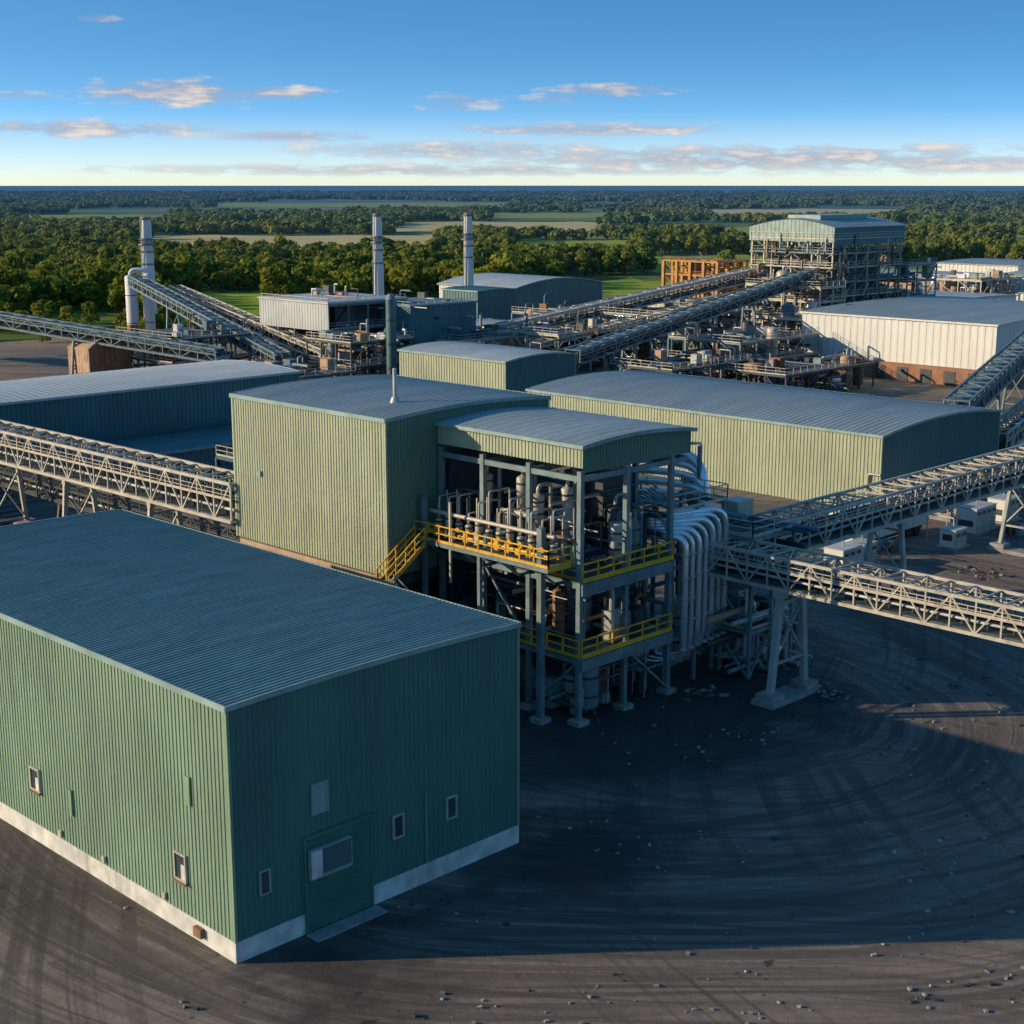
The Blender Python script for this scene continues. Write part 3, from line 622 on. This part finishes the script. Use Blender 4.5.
def tracks(cx,cy,fs,sd,lo,hi,asc=2.0,wb=5.0,det=4):
    sub=N(nt,'ShaderNodeVectorMath',operation='SUBTRACT');nt.links.new(geo.outputs['Position'],sub.inputs[0]);sub.inputs[1].default_value=(cx,cy,0)
    wob=noise_(nt,.025,detail=1)
    sp=N(nt,'ShaderNodeSeparateXYZ');nt.links.new(sub.outputs[0],sp.inputs[0])
    ln=N(nt,'ShaderNodeVectorMath',operation='LENGTH');nt.links.new(sub.outputs[0],ln.inputs[0])
    r=math_(nt,'ADD',ln.outputs['Value'],math_(nt,'MULTIPLY',wob,wb))
    th=math_(nt,'ARCTAN2',sp.outputs[1],sp.outputs[0])
    cb=N(nt,'ShaderNodeCombineXYZ');nt.links.new(math_(nt,'MULTIPLY',r,fs),cb.inputs[0]);nt.links.new(math_(nt,'MULTIPLY',th,asc),cb.inputs[1]);cb.inputs[2].default_value=sd
    n=N(nt,'ShaderNodeTexNoise');n.inputs['Scale'].default_value=1;n.inputs['Detail'].default_value=det;n.inputs['Roughness'].default_value=.6;nt.links.new(cb.outputs[0],n.inputs['Vector'])
    return ramp(nt,n.outputs['Fac'],lo,hi)
t1=tracks(74,64,.28,1.0,.40,.60,1.0,10);t2=tracks(74,64,1.5,5.0,.49,.58,1.2,10);t5=tracks(78,58,1.1,12.0,.53,.58,1.0,14,2);t3=tracks(118,2,1.1,9.0,.52,.60,1.4,9,3);t4=tracks(20,10,1.4,3.0,.50,.60,2.0,7,3)
big=ramp(nt,noise_(nt,.05,detail=3),.42,.58);fine=ramp(nt,noise_(nt,1.6,detail=9,rough=.85),.34,.66);blot=ramp(nt,noise_(nt,.22,detail=5,rough=.65),.35,.65)
c=mixc(nt,t1,(.135,.110,.092),(.33,.26,.205))
c=mixc(nt,math_(nt,'MULTIPLY',t2,.6),c,(.46,.365,.285))
c=mixc(nt,math_(nt,'MULTIPLY',t5,.6),c,(.085,.074,.066))
c=mixc(nt,math_(nt,'MULTIPLY',math_(nt,'MULTIPLY',t3,big),.7),c,(.075,.066,.06))
c=mixc(nt,math_(nt,'MULTIPLY',math_(nt,'MULTIPLY',t4,math_(nt,'SUBTRACT',1,big)),.5),c,(.11,.092,.076))
c=mixc(nt,math_(nt,'MULTIPLY',blot,.4),c,(.14,.116,.098))
c=mixc(nt,math_(nt,'MULTIPLY',fine,.5),c,(.09,.078,.068))
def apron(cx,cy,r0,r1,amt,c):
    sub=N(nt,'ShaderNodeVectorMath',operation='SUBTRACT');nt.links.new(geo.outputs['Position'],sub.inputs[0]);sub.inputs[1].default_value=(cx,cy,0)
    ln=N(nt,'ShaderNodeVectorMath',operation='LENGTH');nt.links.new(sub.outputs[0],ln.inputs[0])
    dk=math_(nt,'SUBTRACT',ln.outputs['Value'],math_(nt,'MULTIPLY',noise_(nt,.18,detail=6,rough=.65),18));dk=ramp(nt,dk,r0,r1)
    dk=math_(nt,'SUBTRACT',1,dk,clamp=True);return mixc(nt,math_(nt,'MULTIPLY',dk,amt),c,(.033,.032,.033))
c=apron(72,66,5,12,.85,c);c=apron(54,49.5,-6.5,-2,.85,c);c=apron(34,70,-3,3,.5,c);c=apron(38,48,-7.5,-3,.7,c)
wet=ramp(nt,noise_(nt,.11,detail=6,rough=.6),.585,.635);c=mixc(nt,math_(nt,'MULTIPLY',wet,.72),c,(.04,.036,.034))
spot=ramp(nt,noise_(nt,.55,detail=3),.67,.70);c=mixc(nt,math_(nt,'MULTIPLY',spot,.8),c,(.03,.028,.028))
far=ramp(nt,noise_(nt,.02,detail=3),.42,.56)
ln2=N(nt,'ShaderNodeVectorMath',operation='LENGTH');nt.links.new(geo.outputs['Position'],ln2.inputs[0])
far=math_(nt,'MULTIPLY',far,ramp(nt,ln2.outputs['Value'],190,240));c=mixc(nt,math_(nt,'MULTIPLY',far,.75),c,(.38,.25,.15))
nt.links.new(c,b.inputs['Base Color']);nt.links.new(math_(nt,'SUBTRACT',.9,math_(nt,'MULTIPLY',wet,.5)),b.inputs['Roughness']);b.inputs['Specular IOR Level'].default_value=.3
bp=N(nt,'ShaderNodeBump');bp.inputs['Strength'].default_value=.7;bp.inputs['Distance'].default_value=.12
hh=math_(nt,'ADD',math_(nt,'MULTIPLY',t2,.5),fine);nt.links.new(hh,bp.inputs['Height']);nt.links.new(bp.outputs[0],b.inputs['Normal'])
sheet('yard',[fr(-60,-150),fr(120,-170),fr(250,-150),fr(330,-115),fr(400,-50),fr(450,10),fr(470,80),fr(560,150),fr(520,260),fr(300,240),fr(-60,180)][::-1],0,m)
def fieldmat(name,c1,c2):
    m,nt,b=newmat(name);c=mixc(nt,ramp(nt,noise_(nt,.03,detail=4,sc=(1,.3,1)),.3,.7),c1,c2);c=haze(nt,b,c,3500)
    nt.links.new(c,b.inputs['Base Color']);b.inputs['Roughness'].default_value=1;b.inputs['Specular IOR Level'].default_value=0;return m
FG=fieldmat('green_pasture',(.22,.31,.04),(.40,.41,.07));FT=fieldmat('stubble_field',(.55,.42,.17),(.68,.53,.24))
clear=[]
def field(f0,f1,a0,a1,m,cl=0):
    rn=random.Random(f0);pts=[]
    for i in range(9): t=i/8;f=f0+rn.uniform(-.02,.02)*f0;pts.append(fr(f,f*(a0+(a1-a0)*t)))
    for i in range(9): t=1-i/8;f=f1+rn.uniform(-.03,.03)*f1;pts.append(fr(f,f*(a0+(a1-a0)*t)))
    sheet('field',pts,-.06,m); clear.append((f0-cl,f1,a0,a1))
field(395,490,-.235,-.165,FG);field(800,1060,-.25,-.04,FT,110);field(480,560,.05,.125,FG);field(600,760,.09,.17,FG,40)
field(1150,1450,-.08,.06,FT,150);field(760,960,.0,.08,FG,90);field(1400,1800,-.33,-.22,FG,150);field(1700,2200,.12,.26,FT,250);field(560,640,.29,.4,FG,0);field(400,450,-.14,-.02,FG)
field(1000,1250,.14,.26,FG,120);field(2400,3000,-.2,.0,FG,400);field(880,1050,.32,.42,FT,100);field(1250,1420,-.2,-.1,FG,100);field(1600,1900,-.02,.1,FG,200)
# ------------------------------------------------------------ forest
m,nt,b=newmat('foliage')
oi=N(nt,'ShaderNodeObjectInfo')
n1=ramp(nt,noise_(nt,.35,detail=2),.3,.7);n2=ramp(nt,noise_(nt,.02,detail=2),.35,.65)
c=mixc(nt,n1,(.085,.14,.02),(.21,.245,.03));c=mixc(nt,math_(nt,'MULTIPLY',oi.outputs['Random'],.65),c,(.38,.32,.035));c=mixc(nt,math_(nt,'MULTIPLY',n2,.35),c,(.07,.13,.03))
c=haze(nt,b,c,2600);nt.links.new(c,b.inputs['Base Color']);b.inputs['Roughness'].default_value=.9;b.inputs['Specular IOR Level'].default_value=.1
tl=N(nt,'ShaderNodeBsdfTranslucent');nt.links.new(c,tl.inputs['Color']);ms=N(nt,'ShaderNodeMixShader');ms.inputs[0].default_value=.3
out=[n for n in nt.nodes if n.type=='OUTPUT_MATERIAL'][0];nt.links.new(b.outputs[0],ms.inputs[1]);nt.links.new(tl.outputs[0],ms.inputs[2]);nt.links.new(ms.outputs[0],out.inputs[0])
FOL=m;BARK=mat('bark',(.09,.065,.045),.9)
def treemesh(name,seed,h,w,nl,ls):
    rn=random.Random(seed);vs=[];fs=[];mi=[]
    def quad(c,s,nn):
        n=(nn+Vector((rn.gauss(0,1),rn.gauss(0,1),rn.gauss(0,1)))*.45).normalized();a=n.orthogonal().normalized();b=n.cross(a);b0=len(vs)
        for i,j in ((-1,-.6),(1,-.8),(.7,1),(-.8,.7)): vs.append(c+a*(i*s*rn.uniform(.6,1.1))+b*(j*s*rn.uniform(.6,1.1)))
        fs.append((b0,b0+1,b0+2,b0+3));mi.append(0)
    lobes=[]
    for i in range(11):
        a=rn.uniform(0,6.28);t=rn.random();d=w*.36*(1-t*.75)*rn.uniform(.5,1);z=h*(.25+.6*t);lobes.append((Vector((math.cos(a)*d,math.sin(a)*d,z)),w*rn.uniform(.17,.27),h*rn.uniform(.11,.18)))
    for k in range(nl):
        c,r,rz=lobes[k%11];v=Vector((rn.gauss(0,1),rn.gauss(0,1),rn.gauss(0,1)+.25)).normalized();q=v*rn.uniform(.75,1.05)
        quad(c+Vector((q.x*r,q.y*r,q.z*rz)),ls*rn.uniform(.6,1.3),v)
    def limb(p,q,r0,r1):
        p=Vector(p);q=Vector(q);d=(q-p).normalized();a=d.orthogonal().normalized();b=d.cross(a);b0=len(vs)
        for c,r in ((p,r0),(q,r1)):
            for i in range(5): t=i*2*math.pi/5;vs.append(c+a*math.cos(t)*r+b*math.sin(t)*r)
        for i in range(5): fs.append((b0+i,b0+(i+1)%5,b0+5+(i+1)%5,b0+5+i));mi.append(1)
    limb((0,0,-.2),(0,0,h*.6),h*.03,h*.012)
    for i in range(5):
        c=lobes[i][0];limb((0,0,h*(.2+.05*i)),c,h*.012,h*.004)
    me=bpy.data.meshes.new(name);me.from_pydata([tuple(v) for v in vs],[],fs);me.materials.append(FOL);me.materials.append(BARK);me.polygons.foreach_set('material_index',mi);me.update()
    return bpy.data.objects.new(name,me)
cn=bpy.data.collections.new('tree_variants')
for i in range(8): cn.objects.link(treemesh('tree_variant',i,random.uniform(8,11),random.uniform(7.5,10),400,.62))
cf=bpy.data.collections.new('grove_variants')
def grove(seed):
    rn=random.Random(seed);vs=[];fs=[]
    for t in range(13):
        cx,cy=rn.uniform(-15,15),rn.uniform(-15,15);h=rn.uniform(6,10);w=rn.uniform(3,4.6)
        for k in range(45):
            v=Vector((rn.gauss(0,1),rn.gauss(0,1),abs(rn.gauss(0,1))*.9-.3)).normalized();c=Vector((cx+v.x*w,cy+v.y*w,h*.5+v.z*h*.45))
            n=(v+Vector((rn.uniform(-.8,.8),rn.uniform(-.8,.8),rn.uniform(-.5,.8)))).normalized();a=n.orthogonal().normalized();b=n.cross(a);s=rn.uniform(.8,1.8);b0=len(vs)
            for i,j in ((-1,-.8),(1,-1),(.8,1),(-1,.8)): vs.append(tuple(c+a*i*s+b*j*s))
            fs.append((b0,b0+1,b0+2,b0+3))
    me=bpy.data.meshes.new('grove');me.from_pydata(vs,[],fs);me.materials.append(FOL);return bpy.data.objects.new('grove_variant',me)
for i in range(4): cf.objects.link(grove(i))
def scatter(name,pts,col,s0,s1):
    me=bpy.data.meshes.new(name);me.from_pydata(pts,[],[]);o=bpy.data.objects.new(name,me);S.collection.objects.link(o)
    g=bpy.data.node_groups.new(name,'GeometryNodeTree');g.interface.new_socket('Geometry',in_out='INPUT',socket_type='NodeSocketGeometry');g.interface.new_socket('Geometry',in_out='OUTPUT',socket_type='NodeSocketGeometry')
    a=g.nodes.new('NodeGroupInput');z=g.nodes.new('NodeGroupOutput');i=g.nodes.new('GeometryNodeInstanceOnPoints');ci=g.nodes.new('GeometryNodeCollectionInfo')
    ci.inputs['Collection'].default_value=col;ci.inputs['Separate Children'].default_value=True;ci.inputs['Reset Children'].default_value=True
    i.inputs['Pick Instance'].default_value=True
    rs=g.nodes.new('FunctionNodeRandomValue');rs.data_type='FLOAT';rs.inputs[2].default_value=s0;rs.inputs[3].default_value=s1
    rr=g.nodes.new('FunctionNodeRandomValue');rr.data_type='FLOAT_VECTOR';rr.inputs[0].default_value=(0,0,0);rr.inputs[1].default_value=(0,0,6.28)
    g.links.new(a.outputs[0],i.inputs['Points']);g.links.new(ci.outputs[0],i.inputs['Instance']);g.links.new(rr.outputs[0],i.inputs['Rotation']);g.links.new(rs.outputs[1],i.inputs['Scale']);g.links.new(i.outputs[0],z.inputs[0])
    md=o.modifiers.new('scatter','NODES');md.node_group=g
def edge(a):
    if a<-.22: return 400
    if a<-.1: return 455
    if a<.03: return 480
    if a<.16: return 560
    return 660
rn=random.Random(5);pts=[];P2=[];P3=[]
f=390
while f<950:
    st_=6.4+(f-390)*.005; r=-.5*f
    while r<.5*f:
        ff=f+rn.uniform(-3,3);r2=r+rn.uniform(-3,3);a=r2/ff
        ok=ff>edge(a)+noise.noise(Vector((a*12,0,0)))*40 and not any(c[0]<ff<c[1] and c[2]<a<c[3] for c in clear)
        x,y=fr(ff,r2)
        if ok and noise.noise(Vector((x*.008,y*.008,3)))>-.33: pts.append((x,y,-.1))
        r+=st_
    f+=st_
f=950
while f<7000:
    st_=25*(1+(f-950)/2200); r=-.48*f
    while r<.48*f:
        ff=f+rn.uniform(-.4,.4)*st_;r2=r+rn.uniform(-.4,.4)*st_;a=r2/ff;x,y=fr(ff,r2)
        if not any(c[0]<ff<c[1] and c[2]<a<c[3] for c in clear) and noise.noise(Vector((x*.0022,y*.0022,7)))+.4*noise.noise(Vector((x*.006,y*.006,2)))>-.12: (P2 if f<2600 else P3).append((x,y,-.3))
        r+=st_
    f+=st_
scatter('forest',pts,cn,.7,1.3);scatter('distant_forest',P2,cf,.7,1.15);scatter('horizon_forest',P3,cf,.9,1.4)
sh=[]
for i in range(70):
    f_=rn.uniform(330,410);a=rn.uniform(-.4,-.2);x,y=fr(f_,f_*a);sh.append((x,y,-.1))
scatter('shrub_belt',sh,cn,.35,.7)
# ------------------------------------------------------------ sun, sky
EL=16.5
tr=Vector((.75,-.66,0)).normalized()*math.cos(math.radians(EL));tr.z=-math.sin(math.radians(EL))
sl=bpy.data.lights.new('sun','SUN');sl.energy=5;sl.angle=math.radians(.5);sl.color=(1,.82,.56)
so=bpy.data.objects.new('sun',sl);S.collection.objects.link(so);so.rotation_euler=tr.to_track_quat('-Z','Y').to_euler()
w=bpy.data.worlds.new('World');S.world=w;w.use_nodes=True;nt=w.node_tree;bg=nt.nodes['Background']
tc=N(nt,'ShaderNodeTexCoord');sp=N(nt,'ShaderNodeSeparateXYZ');nt.links.new(tc.outputs['Generated'],sp.inputs[0])
cb=N(nt,'ShaderNodeCombineXYZ');nt.links.new(sp.outputs[0],cb.inputs[0]);nt.links.new(sp.outputs[1],cb.inputs[1]);nt.links.new(math_(nt,'ADD',math_(nt,'MULTIPLY',sp.outputs[2],6.0),.06),cb.inputs[2])
nz=N(nt,'ShaderNodeVectorMath',operation='NORMALIZE');nt.links.new(cb.outputs[0],nz.inputs[0])
sk=N(nt,'ShaderNodeTexSky',sky_type='NISHITA');sk.sun_disc=False;sk.sun_elevation=math.radians(EL);sk.sun_rotation=math.radians(311.4);sk.air_density=1.0;sk.dust_density=.8;sk.ozone_density=1.0
nt.links.new(nz.outputs[0],sk.inputs['Vector'])
hs=N(nt,'ShaderNodeHueSaturation');hs.inputs['Hue'].default_value=.496;hs.inputs['Saturation'].default_value=1.42;hs.inputs['Value'].default_value=1.9;nt.links.new(sk.outputs[0],hs.inputs['Color'])
az=math_(nt,'MULTIPLY',math_(nt,'SUBTRACT',math.pi/4,math_(nt,'ARCTAN2',sp.outputs[1],sp.outputs[0])),180/math.pi)
el=math_(nt,'MULTIPLY',math_(nt,'ARCSINE',sp.outputs[2]),180/math.pi)
v=N(nt,'ShaderNodeCombineXYZ');nt.links.new(math_(nt,'MULTIPLY',az,.5),v.inputs[0]);nt.links.new(math_(nt,'MULTIPLY',el,2.2),v.inputs[1])
cnz=N(nt,'ShaderNodeTexNoise');cnz.inputs['Scale'].default_value=1.1;cnz.inputs['Detail'].default_value=6;cnz.inputs['Roughness'].default_value=.62;nt.links.new(v.outputs[0],cnz.inputs['Vector']);nf=cnz.outputs['Fac']
tot=None
for a0,e0,wa,he,am in ((-12.2,3.25,3.6,.5,1),(-8.6,3.25,2.4,.26,.9),(-15.5,1.95,5,.32,.95),(-8,1.75,3.4,.22,.8),(-1.9,2.95,1.8,.34,.55),(3.6,3.4,2.6,.26,.8),(2.8,2.0,5.4,.24,.9),(-2,1.25,6.5,.36,.8),(9,.95,13,.55,.95),(16,.75,6,.4,.85),(-2,.55,14,.24,.8),(-14.8,5.7,.9,.16,.6),(1.6,3.1,1.4,.16,.5),(-17.5,3.1,1.6,.14,.45)):
    q=math_(nt,'ADD',math_(nt,'POWER',math_(nt,'ABSOLUTE',math_(nt,'DIVIDE',math_(nt,'SUBTRACT',az,a0),wa)),2.0),math_(nt,'POWER',math_(nt,'ABSOLUTE',math_(nt,'DIVIDE',math_(nt,'SUBTRACT',el,e0),he)),2.0))
    k=math_(nt,'SUBTRACT',1.2,q);k=math_(nt,'ADD',k,math_(nt,'MULTIPLY',math_(nt,'SUBTRACT',nf,.52),5.0))
    k=math_(nt,'MULTIPLY',math_(nt,'MULTIPLY',k,.9,clamp=True),am); tot=k if tot is None else math_(nt,'MAXIMUM',tot,k)
cc=mixc(nt,ramp(nt,nf,.48,.66),(2.5,2.75,3.5),(5.6,4.9,4.4))
warm=ramp(nt,el,2.6,0.0)
base=mixc(nt,math_(nt,'MULTIPLY',warm,.65),hs.outputs[0],(5.2,4.95,4.25))
fin=mixc(nt,math_(nt,'MULTIPLY',tot,.92),base,cc)
nt.links.new(fin,bg.inputs['Color']);bg.inputs['Strength'].default_value=.15
w.cycles.sampling_method='MANUAL';w.cycles.sample_map_resolution=512
# ------------------------------------------------------------ camera
cd=bpy.data.cameras.new('camera');cd.sensor_width=36;cd.lens=36*1500/1024;cd.clip_start=.5;cd.clip_end=200000
co=bpy.data.objects.new('camera',cd);S.collection.objects.link(co);co.location=(0,0,34);co.rotation_euler=(math.radians(90-12.3),0,math.radians(-45))
S.camera=co
S.view_settings.view_transform='Standard';S.view_settings.look='None';S.view_settings.exposure=0
